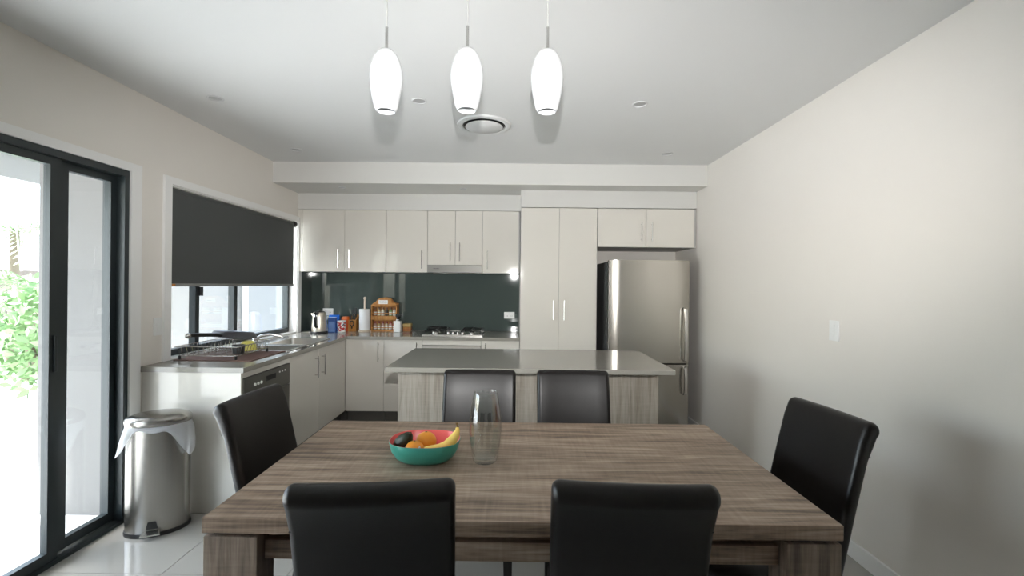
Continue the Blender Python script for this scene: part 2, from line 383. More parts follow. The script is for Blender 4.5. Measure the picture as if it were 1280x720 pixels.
for k in range(3): obj('button', cyl((XF + .004, 2.835 + .036 * k, .752), (XF + .012, 2.835 + .036 * k, .752), .010, seg=12), M_white, cp, smooth=40)
for k in range(3): obj('button', cyl((XF + .004, 3.135 + .036 * k, .775), (XF + .010, 3.135 + .036 * k, .775), .006, seg=10), M_white, cp, smooth=40)
obj('handle_recess', box(XF + .0055, XF + .009, 2.955, 3.085, .690, .708), M_chrome, cp, bevel=.001)
obj('door', box(XF - .029, XF + .004, 2.722, 3.284, .11, .660), M_dwp, dw, bevel=.003)
t = thing('sink_cupboard', 'double-door white base cupboard under the sink', 'cupboard', (-1.94, 3.83, 0))
obj('body', plate([XL + .01, -2.08, -1.68, XF - .02], [3.29, 3.33, 4.19, 4.378], lambda x, y: not (-2.08 < x < -1.68 and 3.33 < y < 4.19), .15, .853, lambda u, v, f: (u, v, f)), M_carc, t)
obj('kickboard', box(XF - .075, XF - .06, 3.29, 4.44, 0, .149), M_kick, t)
for a, b, hy in ((3.29, 3.778, 3.712), (3.778, 4.378, 3.838)):
    d = obj('door', box(XF - .0185, XF, a + .0016, b - .0016, .151, .852), M_cab, t, bevel=.0012, seg=1)
    handle((XF, hy, .705), out=(1, 0, 0), parent=d, L=.18)

# worktop with two sink cut-outs and a cooktop cut-out is not needed: hob sits on top
SX0, SX1 = -2.055, -1.70
S1, S2 = (3.37, 3.63), (3.72, 4.14)
def keep_top(x, y):
    if x > -1.622 and y < 4.358: return False
    if SX0 < x < SX1 and (S1[0] < y < S1[1] or S2[0] < y < S2[1]): return False
    return True
bm = plate([XL + .001, SX0, SX1, -1.622, .0585], [2.685, S1[0], S1[1], S2[0], S2[1], 4.358, YB - .0015], keep_top, .8535, .885, lambda u, v, f: (u, v, f))
tag(obj('benchtop', bm, M_stone, bevel=.002, seg=1, org=(-1.9, 4, .8535)), 'L-shaped taupe stone benchtop along window and back wall', 'benchtop')
# sink
sk = thing('kitchen_sink', 'double-bowl stainless steel sink set in the bench', 'sink', (-1.88, 3.75, .886))
for a, b in (S1, S2):
    x0, x1, y0, y1 = SX0 + .004, SX1 - .004, a + .004, b - .004; n = []
    def rr(x0, x1, y0, y1, r, z):
        pts = []
        for cx, cy, a0 in ((x1 - r, y1 - r, 0), (x0 + r, y1 - r, 90), (x0 + r, y0 + r, 180), (x1 - r, y0 + r, 270)):
            for k in range(5):
                q = math.radians(a0 + k * 22.5); pts.append((cx + r * math.cos(q), cy + r * math.sin(q), z))
        return pts
    bm = rings([rr(x0 - .018, x1 + .018, y0 - .018, y1 + .018, .035, .8862), rr(x0 - .018, x1 + .018, y0 - .018, y1 + .018, .035, .8885), rr(x0, x1, y0, y1, .03, .8885),
                rr(x0 + .004, x1 - .004, y0 + .004, y1 - .004, .03, .75), rr(x0 + .02, x1 - .02, y0 + .02, y1 - .02, .03, .735)], cap0=False)
    bo = obj('bowl', bm, M_steel, sk, smooth=35)
    obj('drain', cyl(((x0 + x1) / 2, (y0 + y1) / 2, .7352), ((x0 + x1) / 2, (y0 + y1) / 2, .738), .03), M_chrome, bo, smooth=40)
tp = thing('kitchen_tap', 'low chrome mixer tap behind the sink', 'tap', (-2.14, 3.70, .886))
obj('tap_body', lathe([(.028, .886), (.028, .892), (.022, .896), (.021, .945), (.016, .952)], (-2.14, 3.70), 16), M_chrome, tp, smooth=40)
obj('spout', tube([(-2.14, 3.70, .925), (-2.10, 3.72, .955), (-2.04, 3.745, .965), (-1.97, 3.775, .950), (-1.955, 3.782, .935)], [.014, .013, .012, .011, .011], 10), M_chrome, tp, smooth=40)
obj('lever', tube([(-2.14, 3.70, .95), (-2.145, 3.66, .97), (-2.15, 3.60, .985)], [.012, .008, .006], 8), M_chrome, tp, smooth=40)

# ---- cooktop
ck = thing('gas_cooktop', 'four-burner stainless gas cooktop with black trivets', 'cooktop', (-.615, 4.68, .886))
obj('tray', plate([-.918, -.905, -.325, -.312], [4.475, 4.488, 4.872, 4.885], lambda x, y: True, .8858, .893, lambda u, v, f: (u, v, f)), M_steel, ck, bevel=.002)
obj('rim', frame_rect and plate([-.918, -.908, -.322, -.312], [4.475, 4.485, 4.875, 4.885], lambda x, y: not (-.908 < x < -.322 and 4.485 < y < 4.875), .893, .899, lambda u, v, f: (u, v, f)), M_chrome, ck)
for cx, cy, r in ((-.80, 4.60, .045), (-.80, 4.78, .035), (-.43, 4.60, .030), (-.43, 4.78, .040)):
    b_ = obj('burner', lathe([(r, .893), (r, .905), (r * .8, .908), (r * .8, .913)], (cx, cy), 20), M_chrome, ck, smooth=35)
    obj('burner_cap', lathe([(r * .78, .913), (r * .78, .919), (r * .6, .921)], (cx, cy), 20), M_black, b_, smooth=35)
for x0, x1 in ((-.895, -.70), (-.53, -.335)):
    bm = BM()
    for yy in (4.51, 4.69, 4.86): tube([(x0, yy, .929), ((x0 + x1) / 2, yy, .931), (x1, yy, .929)], .006, 6, bm)
    for xx in (x0, x1, (x0 + x1) / 2): tube([(xx, 4.51, .930), (xx, 4.69, .931), (xx, 4.86, .930)], .006, 6, bm)
    for xx in (x0, x1):
        for yy in (4.51, 4.86): tube([(xx, yy, .8935), (xx, yy, .93)], .006, 6, bm)
    obj('trivet', bm, M_black, ck, smooth=40)
for k in range(4):
    kx = -.655 + k * .047 if k < 4 else 0
    obj('knob', lathe([(.017, .893), (.016, .918), (.012, .921)], (kx - .0, 4.515), 16), M_chrome, ck, smooth=40)
# little pan-support cross arm sticking up at the back
obj('wok_ring', tube([(-.80 + .10 * math.cos(a), 4.72 + .10 * math.sin(a), .945) for a in [2 * PI * k / 20 for k in range(21)]], .006, 6), M_black, ck, smooth=40)

# ---- fridge
fr = thing('fridge', 'tall stainless two-door fridge in the corner niche', 'fridge', (1.27, 4.55, 0))
obj('cabinet', box(.895, 1.648, 4.275, 4.925, .03, 1.635), M_dgrey, fr, bevel=.006)
for (z0, z1, h0, h1) in ((.682, 1.645, .70, 1.205), (.04, .668, .385, .655)):
    bm = BM(); prof = []
    n = 14
    for k in range(n + 1):
        u = k / n; x = .892 + (1.652 - .892) * u
        prof.append((x, 4.212 - .012 * math.sin(PI * u) ** .6 + (.02 if k in (0, n) else 0)))
    ringp = prof + [(1.652, 4.268), (.892, 4.268)]
    bm = rings([[(x, y, z0) for x, y in ringp], [(x, y, z1) for x, y in ringp]])
    d = obj('fridge_door', bm, M_fridge, fr, smooth=30, bevel=.002)
    pts = [(1.600, 4.205, h0), (1.600, 4.172, h0 + .03), (1.600, 4.160, (h0 + h1) / 2), (1.600, 4.172, h1 - .03), (1.600, 4.205, h1)]
    rs = []
    for p in [(1.600, 4.206, h0), (1.600, 4.176, h0 + .012), (1.600, 4.165, h0 + .25 * (h1 - h0)), (1.600, 4.160, (h0 + h1) / 2), (1.600, 4.165, h1 - .25 * (h1 - h0)), (1.600, 4.176, h1 - .012), (1.600, 4.206, h1)]:
        rs.append([(p[0] - .014, p[1], p[2]), (p[0] - .011, p[1] - .010, p[2]), (p[0] + .011, p[1] - .010, p[2]), (p[0] + .014, p[1], p[2]), (p[0] + .011, p[1] + .008, p[2]), (p[0] - .011, p[1] + .008, p[2])])
    obj('handle', rings(rs), M_chrome, d, smooth=50)
    obj('door_edge_trim', box(.888, .896, 4.214, 4.262, z0 + .004, z1 - .004), M_chrome, d, bevel=.002)
for x in (.93, 1.61): obj('foot', cyl((x, 4.32, 0), (x, 4.32, .032), .018), M_black, fr)

# ---- island
isl = thing('kitchen_island', 'grey oak kitchen island with pale stone top behind the dining chairs', 'island', (.1, 3.25, 0))
obj('back_panel', box(-.772, .972, 3.00, 3.020, 0, .8545), M_island, isl, bevel=.001)
obj('end_panel', box(-.772, -.752, 3.0205, 3.56, 0, .8545), M_island, isl, bevel=.001)
obj('end_panel', box(.952, .972, 3.0205, 3.56, 0, .8545), M_island, isl, bevel=.001)
obj('carcass', box(-.7515, .9515, 3.0205, 3.545, .15, .8545), M_carc, isl)
obj('kickboard', box(-.7515, .9515, 3.47, 3.485, 0, .149), M_kick, isl)
for k in range(4):
    a = -.7515 + k * .42575; d = obj('door', box(a + .0016, a + .42575 - .0016, 3.5455, 3.564, .151, .852), M_cab, isl, bevel=.0012, seg=1)
    handle((a + (.37 if k % 2 == 0 else .055), 3.564, .735), out=(0, 1, 0), parent=d)
obj('stone_top', box(-.79, .997, 2.755, 3.60, .855, .885), M_stone, isl, bevel=.002, seg=1)

# ================================================================== DINING TABLE
tb = thing('dining_table', 'long grey-brown oak dining table with thick square legs', 'table', (.025, 1.66, 0))
TX0, TX1, TY0, TY1 = -.848, .902, 1.22, 2.103
obj('tabletop', box(TX0, TX1, TY0, TY1, .713, .755), M_table, tb, bevel=.0015, seg=1)
for sx in (0, 1):
    for sy in (0, 1):
        x0 = TX0 + .003 if sx == 0 else TX1 - .003 - .148
        y0 = TY0 + .003 if sy == 0 else TY1 - .003 - .09
        obj('leg', box(x0, x0 + .148, y0, y0 + .09, 0, .702), M_tleg, tb, bevel=.0015, seg=1)
        obj('spacer', box(x0 + .02, x0 + .128, y0 + .015, y0 + .075, .702, .713), M_black, tb)
for y0 in (TY0 + .042, TY1 - .064):
    obj('rail', box(TX0 + .151, TX1 - .151, y0, y0 + .022, .62, .674), M_table, tb, bevel=.001, seg=1)
for x0 in (TX0 + .06, TX1 - .082):
    obj('rail', box(x0, x0 + .022, TY0 + .094, TY1 - .094, .62, .705), M_table, tb, bevel=.001, seg=1)
for y0 in (TY0 + .048,):
    obj('upper_rail', box(TX0 + .151, TX1 - .151, TY0 + .066, TY0 + .09, .672, .7125), M_table, tb)

# ================================================================== CHAIRS
def make_chair():
    t = thing('dining_chair', 'x', 'chair', (0, 0, 0), 'dining chairs around the table')
    W = .191
    # seat cushion
    bm = box(-W + .016, W - .016, -.20, .225, .405, .475)
    obj('seat', bm, M_leather, t, smooth=40, bevel=.018, seg=3)
    # backrest profile (y, z): upholstered slab leaning back, rolled over at the top
    def cl(u):                       # centre line of the front face, u 0..1
        z = .36 + (.947 - .36) * u
        y = -.165 - .120 * u - .018 * u * u
        return y, z
    front = [cl(k / 9) for k in range(10)]
    yt, zt = front[-1]
    # round roll at the top, thicker than the panel
    R = .030
    cy, cz = yt - R + .002, zt - R
    front = [p for p in front if p[1] < zt - R * .9]
    roll = [(cy + R * math.cos(math.radians(a)), cz + R * math.sin(math.radians(a))) for a in range(10, 231, 20)]
    back = []
    for k in range(7, -1, -1):
        y, z = cl(k / 9)
        back.append((y - .048, z))
    prof = front + roll + back
    m_ = len(prof); nrm = []
    for i in range(m_):
        y0, z0 = prof[i - 1]; y1, z1 = prof[(i + 1) % m_]
        ty, tz = y1 - y0, z1 - z0; q = math.hypot(ty, tz); nrm.append((tz / q, -ty / q))   # outward for this winding
    RE = .021; st = []
    for a in (90, 70, 50, 30, 12, 0): st.append((W - RE + RE * math.sin(math.radians(a)), RE * (1 - math.cos(math.radians(a)))))
    st = [(-x, d) for x, d in st] + [(x, 0) for x in (-.12, -.06, 0, .06, .12)] + [(x, d) for x, d in reversed(st)]
    rs = []
    for x, d in st:
        u = x / W; bow = -.012 * (1 - u * u)            # back slightly hollowed
        rs.append([(x, y + bow - ny * d, z - nz * d) for (y, z), (ny, nz) in zip(prof, nrm)])
    bm = rings(rs)
    b = obj('backrest', bm, M_leather, t, smooth=35)
    # stitched seam under the roll and down the sides of the rear face
    ys, zs = cl(.80); 
    pts = [(W * .97 * u, ys - .0485 - .012 * (1 - u * u), zs - .0 + .003 * u * u) for u in [-1 + k / 8 for k in range(17)]]
    obj('seam', tube(pts, .0016, 5), M_black, b)
    for sx in (-1, 1):
        obj('leg', rings([[(sx * .160 + a, .195 + c, .41) for a, c in ((-.02, -.02), (.02, -.02), (.02, .02), (-.02, .02))],
                          [(sx * .164 + a, .20 + c, 0) for a, c in ((-.014, -.014), (.014, -.014), (.014, .014), (-.014, .014))]]), M_legw, t, bevel=.002)
        obj('leg', rings([[(sx * .160 + a, -.175 + c, .41) for a, c in ((-.02, -.02), (.02, -.02), (.02, .02), (-.02, .02))],
                          [(sx * .164 + a, -.235 + c, 0) for a, c in ((-.014, -.014), (.014, -.014), (.014, .014), (-.014, .014))]]), M_legw, t, bevel=.002)
    return t
proto = make_chair()
# (x, y of the middle of the top edge), rotation; the top roll sits .315 behind the chair centre
def chair_at(o, tx, ty, rz, label, back=.315):
    o.location = (tx + back * -math.sin(rz) * 1, ty + back * math.cos(rz), 0); o.rotation_euler = (0, 0, rz); o['label'] = label
spots = [(-.352, 1.135, .115, 'black leather dining chair in front of the table, nearer the sliding door'),
         (.308, 1.145, -.05, 'black leather dining chair in front of the table, nearer the plain wall'),
         (-.192, 2.577, PI, 'black leather dining chair across the table behind the glass vase'),
         (.346, 2.590, PI, 'black leather dining chair across the table, nearer the fridge'),
         (1.277, 1.840, PI / 2 + .11, 'black leather dining chair at the table end beside the plain wall'),
         (-1.148, 1.993, -PI / 2 - .066, 'black leather dining chair at the table end beside the dishwasher')]
for i, (tx, ty, rz, lab) in enumerate(spots):
    o = proto if i == 0 else copy_tree(proto)
    chair_at(o, tx * .92, ty * .92, rz, lab)

# ================================================================== PENDANTS, CEILING FITTINGS
PY = 1.66
pl = ['leftmost white glass pendant lamp over the table', 'middle white glass pendant lamp over the table', 'rightmost white glass pendant lamp over the table']
for k, (px, zb) in enumerate(((-.482, 2.04), (-.182, 2.046), (.115, 2.044))):
    t = thing('pendant_lamp', pl[k], 'pendant lamp', (px, PY, zb), 'pendant lamps in a row over the table')
    outer = [(.036, 0), (.042, .012), (.050, .045), (.0585, .09), (.061, .12), (.059, .15), (.050, .185), (.038, .210), (.024, .224), (.008, .228)]
    inner = [(.032, .004), (.040, .03), (.048, .06), (.056, .11), (.050, .17), (.02, .21)]
    prof = [(r, zb + z) for r, z in reversed(outer)] + [(.033, zb - .001)] + [(r, zb + z) for r, z in inner]
    sh = obj('lamp_shade', lathe(prof, (px, PY), 32), M_opal, t, smooth=50)
    obj('bulb', lathe([(.012, zb + .19), (.014, zb + .14), (.024, zb + .09), (.024, zb + .06), (.012, zb + .045), (.002, zb + .042)], (px, PY), 16), M_opal, t, smooth=60)
    obj('lamp_stem', cyl((px, PY, zb + .226), (px, PY, zb + .312), .0055, seg=12), M_chrome, t, smooth=40)
    obj('cord', cyl((px, PY, zb + .312), (px, PY, 2.505), .0025, seg=8), mat('pale_cord', (.55, .54, .52), .5), t, smooth=40)
    obj('ceiling_rose', lathe([(.05, 2.5249), (.05, 2.512), (.02, 2.503), (.004, 2.502)], (px, PY), 24), M_chrome, t, smooth=40)
M_bez = mat('grey_white_bezel', (.62, .62, .62), .4)
def downlight(x, y, z, label, r=.047):
    t = thing('downlight', label, 'downlight', (x, y, z), 'recessed downlights')
    obj('bezel', lathe([(r, z - .0005), (r, z - .004), (r * .86, z - .006), (r * .78, z - .003), (r * .74, z - .0005)], (x, y), 28, cap0=False, cap1=False), M_bez, t, smooth=40)
    obj('lens', lathe([(r * .76, z - .0008), (r * .5, z - .0022), (.002, z - .0028)], (x, y), 24), mat('grey_lamp_lens', (.42, .42, .42), .3), t, smooth=40)
downlight(-1.84, 2.735, ZC, 'downlight in the ceiling nearest the sliding door')
downlight(-.594, 2.748, ZC, 'downlight between the left and middle pendants')
downlight(.765, 2.769, ZC, 'downlight right of the pendants, alone on the open ceiling')
downlight(-1.85, 3.775, ZC, 'downlight near the bulkhead on the window side')
downlight(1.284, 3.797, ZC, 'downlight near the bulkhead on the fridge side')
downlight(-1.672, 4.33, 2.33, 'small downlight under the bulkhead near the window', .035)
downlight(-.503, 4.34, 2.33, 'small downlight under the bulkhead above the range hood', .035)
vx, vy = -.222, 3.15
t = thing('ceiling_vent', 'round white air-conditioning vent in the ceiling', 'vent', (vx, vy, ZC))
obj('outer_ring', lathe([(.190, ZC - .0005), (.186, ZC - .010), (.165, ZC - .016), (.150, ZC - .012), (.146, ZC - .0005)], (vx, vy), 48, cap0=False, cap1=False), M_ceil, t, smooth=50)
obj('dark_gap', lathe([(.147, ZC - .0010), (.002, ZC - .0012)], (vx, vy), 40), M_black, t)
obj('centre_disc', lathe([(.06, ZC - .002), (.128, ZC - .014), (.132, ZC - .019), (.128, ZC - .022), (.002, ZC - .022)], (vx, vy), 48), M_ceil, t, smooth=50)

# ---- switches and outlets
def wallplate(name, label, c, normal, w_, h_, n, cat='switch'):
    """face plate with rocker buttons; normal is '+x', '-x' or '-y'"""
    t = thing(name, label, cat, c); x, y, z = c; d = .008
    def pb(u0, u1, v0, v1, a, b):
        if normal == '+x': return box(x + a, x + b, y + u0, y + u1, z + v0, z + v1)
        if normal == '-x': return box(x - b, x - a, y + u0, y + u1, z + v0, z + v1)
        return box(x + u0, x + u1, y - b, y - a, z + v0, z + v1)
    obj('face_plate', pb(-w_ / 2, w_ / 2, -h_ / 2, h_ / 2, .0002, d), M_white, t, bevel=.002)
    for k in range(n):
        v = (k - (n - 1) / 2) * .026
        if cat == 'switch': obj('rocker', pb(-.009, .009, v - .009, v + .009, d, d + .003), M_white, t, bevel=.001)
        else:
            q = (k - (n - 1) / 2) * .05
            obj('rocker', pb(q - .007, q + .007, .012, .024, d, d + .003), M_white, t, bevel=.001)
            for s in (-1, 1): obj('socket_slot', pb(q + s * .006 - .0015, q + s * .006 + .0015, -.012, -.002, d - .001, d + .0006), M_dgrey, t)
    return t
wallplate('light_switch', 'white light switch on the plain wall beside the dining chair', (XR, 2.49, 1.165), '-x', .072, .112, 3)
wallplate('light_switch', 'white light switch between sliding door and kitchen window', (XL, 2.815, 1.116), '+x', .062, .112, 2)
wallplate('power_outlet', 'white power outlet on the splashback beside the pantry', (-.05, YB - .009, 1.065), '-y', .115, .072, 2, 'outlet')
wallplate('power_outlet', 'white power outlet on the splashback behind the kettle', (-2.055, YB - .009, 1.085), '-y', .115, .072, 2, 'outlet')

# ---- roller blind
bl = thing('roller_blind', 'charcoal roller blind pulled halfway down the kitchen window', 'blind', (XL, 3.73, 2.0))
bx = XL + .002
obj('fabric', box(bx - .0015, bx, 2.918, 4.545, 1.385, 2.0), M_blind, bl)
obj('bottom_rail', box(bx - .006, bx + .006, 2.917, 4.548, 1.368, 1.388), mat('grey_anodised_rail', (.33, .33, .32), .4, .5), bl, bevel=.003)
obj('roller_tube', cyl((bx - .018, 2.922, 2.003), (bx - .018, 4.552, 2.003), .022, seg=20), M_blind, bl, smooth=40)
obj('end_bracket', cyl((bx - .012, 4.552, 2.000), (bx - .012, 4.585, 2.000), .030, seg=20), M_black, bl, smooth=40)
obj('end_bracket', cyl((bx - .018, 2.9125, 2.0), (bx - .018, 2.922, 2.0), .026, seg=20), M_black, bl, smooth=40)
obj('fascia_strip', box(bx - .04, bx - .002, 2.925, 4.55, 2.012, 2.024), M_chrome, bl)
obj('tag', box(bx + .006, bx + .0068, 2.925, 2.955, 1.372, 1.385), mat('orange_tag', (.55, .2, .03), .5), bl)

# ================================================================== BENCH ITEMS
ZB = .8853
# kettle
k = thing('kettle', 'stainless steel kettle with black handle at the splashback corner', 'kettle', (-2.0, 4.60, ZB))
kc = (-2.0, 4.60)
obj('power_base', lathe([(.082, ZB), (.084, ZB + .012), (.076, ZB + .020)], kc, 28), M_black, k, smooth=40)
M_ket = mat('satin_kettle_steel', (.80, .74, .64), .32, 1)
body = obj('kettle_body', lathe([(.074, ZB + .021), (.076, ZB + .03), (.074, ZB + .08), (.068, ZB + .15), (.062, ZB + .205), (.056, ZB + .215)], kc, 32), M_ket, k, smooth=40)
obj('lid', lathe([(.055, ZB + .2155), (.045, ZB + .224), (.015, ZB + .229), (.013, ZB + .238), (.002, ZB + .240)], kc, 24), M_black, body, smooth=40)
obj('spout', rings([[(kc[0] - .055 - a, kc[1] + b, ZB + z) for a, b, z in ((0, -.02, .165), (.03, -.006, .20), (.03, .006, .20), (0, .02, .165), (0, .02, .205), (0, -.02, .205))], [(kc[0] - .05 - a, kc[1] + b * .9, ZB + z) for a, b, z in ((0, -.02, .165), (.0, -.006, .20), (.0, .006, .20), (0, .02, .165), (0, .02, .205), (0, -.02, .205))]]), M_ket, body, smooth=40)
hp = [(kc[0] + .005, kc[1] - .055, ZB + .205), (kc[0] + .006, kc[1] - .10, ZB + .205), (kc[0] + .008, kc[1] - .115, ZB + .17), (kc[0] + .008, kc[1] - .112, ZB + .11), (kc[0] + .006, kc[1] - .098, ZB + .075), (kc[0] + .004, kc[1] - .072, ZB + .07)]
obj('handle', tube(hp, [.016, .017, .016, .015, .014, .013], 10), M_black, k, smooth=50)
# blue carton, orange tub, cup
M_blue = mat('blue_card', (.045, .12, .38), .5, var=.1)
t = thing('blue_carton', 'pale blue upright food carton beside the kettle', 'carton', (-1.905, 4.68, ZB))
ca = obj('carton', box(-1.935, -1.858, 4.66, 4.70, ZB, ZB + .155), M_blue, t, bevel=.002)
obj('label_panel', box(-1.928, -1.866, 4.6592, 4.66, ZB + .01, ZB + .115), mat('light_blue_print', (.16, .28, .58), .5, var=.2, vscale=40), ca)
obj('top_flap', box(-1.934, -1.859, 4.662, 4.698, ZB + .1552, ZB + .158), M_white, t)
t = thing('blue_bag', 'bright blue packet standing behind the small printed cup', 'packet', (-1.925, 4.80, ZB))
rs = [[(-1.925 + sx * wv, 4.80 + sy * dv, ZB + z) for sx, sy in ((-1, -1), (0, -1.2), (1, -1), (1, 1), (0, 1.2), (-1, 1))] for z, wv, dv in ((0, .05, .03), (.05, .055, .034), (.12, .055, .026), (.16, .056, .008), (.175, .054, .003))]
obj('packet', rings(rs), mat('glossy_blue_plastic', (.01, .13, .55), .3), t, smooth=50)
t = thing('orange_tub', 'orange tub with a rounded lid beside the knife block', 'tub', (-1.822, 4.842, ZB))
obj('tub', lathe([(.038, ZB), (.041, ZB + .06), (.043, ZB + .125)], (-1.822, 4.842), 24), mat('red_orange_plastic', (.55, .10, .03), .4), t, smooth=40)
obj('lid', lathe([(.0445, ZB + .1252), (.0445, ZB + .14), (.038, ZB + .155), (.002, ZB + .158)], (-1.822, 4.842), 24), mat('bright_orange_plastic', (.72, .16, .03), .35), t, smooth=40)
t = thing('printed_cup', 'small red and white printed cup in front of the orange tub', 'cup', (-1.812, 4.705, ZB))
cx, cy = -1.812, 4.705
bm = lathe([(.036, ZB), (.040, ZB + .002), (.0425, ZB + .05), (.045, ZB + .122), (.042, ZB + .123), (.038, ZB + .01), (.002, ZB + .008)], (cx, cy), 28)
M_cup, _t, _b = new_mat('printed_cup_band'); _b.inputs['Roughness'].default_value = .3
_tc = _t.nodes.new('ShaderNodeTexCoord'); _n = _t.nodes.new('ShaderNodeTexVoronoi'); _n.inputs['Scale'].default_value = 55
_r = _t.nodes.new('ShaderNodeValToRGB'); _r.color_ramp.interpolation = 'CONSTANT'
_e = _r.color_ramp.elements; _e[0].color = (.45, .03, .03, 1); _e[1].position = .25; _e[1].color = (.75, .75, .75, 1)
_q = _e.new(.45); _q.color = (.05, .06, .12, 1); _q = _e.new(.6); _q.color = (.5, .04, .04, 1); _q = _e.new(.8); _q.color = (.75, .72, .7, 1)
_s = _t.nodes.new('ShaderNodeSeparateColor')
_t.links.new(_tc.outputs['Object'], _n.inputs['Vector']); _t.links.new(_n.outputs['Color'], _s.inputs[0]); _t.links.new(_s.outputs[0], _r.inputs[0]); _t.links.new(_r.outputs[0], _b.inputs['Base Color'])
cu = obj('cup_body', bm, M_white, t, smooth=40)
obj('printed_band', lathe([(.0405, ZB + .012), (.0438, ZB + .06), (.0455, ZB + .105)], (cx, cy), 28, cap0=False, cap1=False), M_cup, cu, smooth=40)
# knife block
t = thing('knife_block', 'wooden knife block holding black-handled knives', 'knife block', (-1.735, 4.845, ZB))
M_pine = wood('honey_pine', ((.32, .13, .03), (.45, .20, .05), (.55, .28, .08)), 'z', rough=.4)
bm = rings([[(-1.775, 4.80, ZB), (-1.695, 4.80, ZB), (-1.695, 4.90, ZB), (-1.775, 4.90, ZB)], [(-1.775, 4.80, ZB + .12), (-1.695, 4.80, ZB + .12), (-1.695, 4.93, ZB + .17), (-1.775, 4.93, ZB + .17)]])
obj('block', bm, M_pine, t, bevel=.004)
for kx, ky, kz, L in ((-1.757, 4.815, .125, .05), (-1.735, 4.83, .13, .06), (-1.713, 4.815, .125, .045), (-1.750, 4.87, .147, .085), (-1.722, 4.875, .150, .10)):
    kn = obj('knife_handle', box(kx - .009, kx + .009, ky - .008, ky + .008, ZB + kz - .012, ZB + kz + L), M_black, t, bevel=.003)
sc_ = tube([(-1.735 + .020 * math.cos(a) * 1.0, 4.792, ZB + .085 + .028 * math.sin(a)) for a in [2 * PI * k_ / 14 for k_ in range(15)]], .006, 6)
tube([(-1.735, 4.793, ZB + .055), (-1.735, 4.793, ZB + .03)], .007, 6, sc_)
obj('scissors', sc_, M_black, t, smooth=40)
# paper towel
t = thing('paper_towel_roll', 'white paper towel roll on an upright holder', 'paper towel', (-1.61, 4.83, ZB))
c = (-1.61, 4.83)
obj('holder_base', lathe([(.066, ZB), (.066, ZB + .010), (.060, ZB + .014)], c, 28), mat('pale_timber', (.62, .52, .40), .5), t, smooth=40)
obj('holder_rod', lathe([(.010, ZB + .014), (.010, ZB + .345), (.015, ZB + .35), (.014, ZB + .365), (.004, ZB + .372)], c, 14), mat('pale_timber_rod', (.66, .56, .46), .5), t, smooth=40)
M_paper = mat('white_paper', (.80, .80, .80), .9, bump=.3, bscale=120)
obj('paper_roll', lathe([(.022, ZB + .0145), (.056, ZB + .0145), (.057, ZB + .03), (.057, ZB + .235), (.056, ZB + .240), (.022, ZB + .240)], c, 32, cap0=False, cap1=False), M_paper, t, smooth=40)
# spice rack
sr = thing('spice_rack', 'honey pine two-tier spice rack with arched top', 'spice rack', (-1.41, 4.88, ZB))
x0, x1, y0, y1 = -1.548, -1.268, 4.845, 4.93
for x in (x0, x1 - .012): obj('side_panel', box(x, x + .012, y0, y1, ZB, ZB + .285), M_pine, sr, bevel=.002)
bm = BM(); xc = (x0 + x1) / 2
ol = [(x0, .30), (x0, 0.0), (x1, 0.0), (x1, .30), (x1 - .03, .305), (x1 - .05, .315), (x1 - .075, .345), (x1 - .10, .36), (xc, .365), (x0 + .10, .36), (x0 + .075, .345), (x0 + .05, .315), (x0 + .03, .305)]
bm = rings([[(x, y1 + .0005, ZB + z) for x, z in ol], [(x, y1 + .010, ZB + z) for x, z in ol]])
obj('back_board', bm, M_pine, sr)
ol2 = [(x0, .275), (x1, .275)] + [p for p in ol[3:]]
bm = rings([[(x, y0 - .010, ZB + z) for x, z in ol2], [(x, y0 - .0005, ZB + z) for x, z in ol2]])
cr = obj('crest_board', bm, M_pine, sr)
pl_ = obj('sign_plate', box(xc - .055, xc + .045, y0 - .0125, y0 - .010, ZB + .295, ZB + .338), M_white, sr, bevel=.001)
bm = BM()
for q in range(7): box(xc - .043 + q * .0115, xc - .034 + q * .0115, y0 - .0131, y0 - .0124, ZB + .311, ZB + .311 + (.012, .009, .009, .012, .009, .011, .009)[q], bm)
obj('sign_lettering', bm, M_dgrey, pl_)
for z in (.0, .152): obj('shelf', box(x0 + .0125, x1 - .0125, y0, y1, ZB + z, ZB + z + .012), M_pine, sr)
obj('front_board', box(x0 + .0125, x1 - .0125, y0 - .003, y0 + .004, ZB + .125, ZB + .1515), M_pine, sr)
for z in (.036, .190): obj('rail', box(x0 + .0125, x1 - .0125, y0 - .002, y0 + .004, ZB + z, ZB + z + .008), M_pine, sr)
M_jar = mat('clear_jar_glass', (.75, .72, .66), .1, spec=.6)
spice = [(.30, .12, .05), (.55, .42, .22), (.62, .58, .45), (.06, .05, .04), (.20, .30, .12), (.60, .58, .50)]
spice2 = [(.45, .30, .25), (.50, .40, .20), (.42, .30, .26), (.50, .42, .28), (.42, .32, .28), (.40, .05, .05)]
ordn = ['first', 'second', 'third', 'fourth', 'fifth', 'sixth']
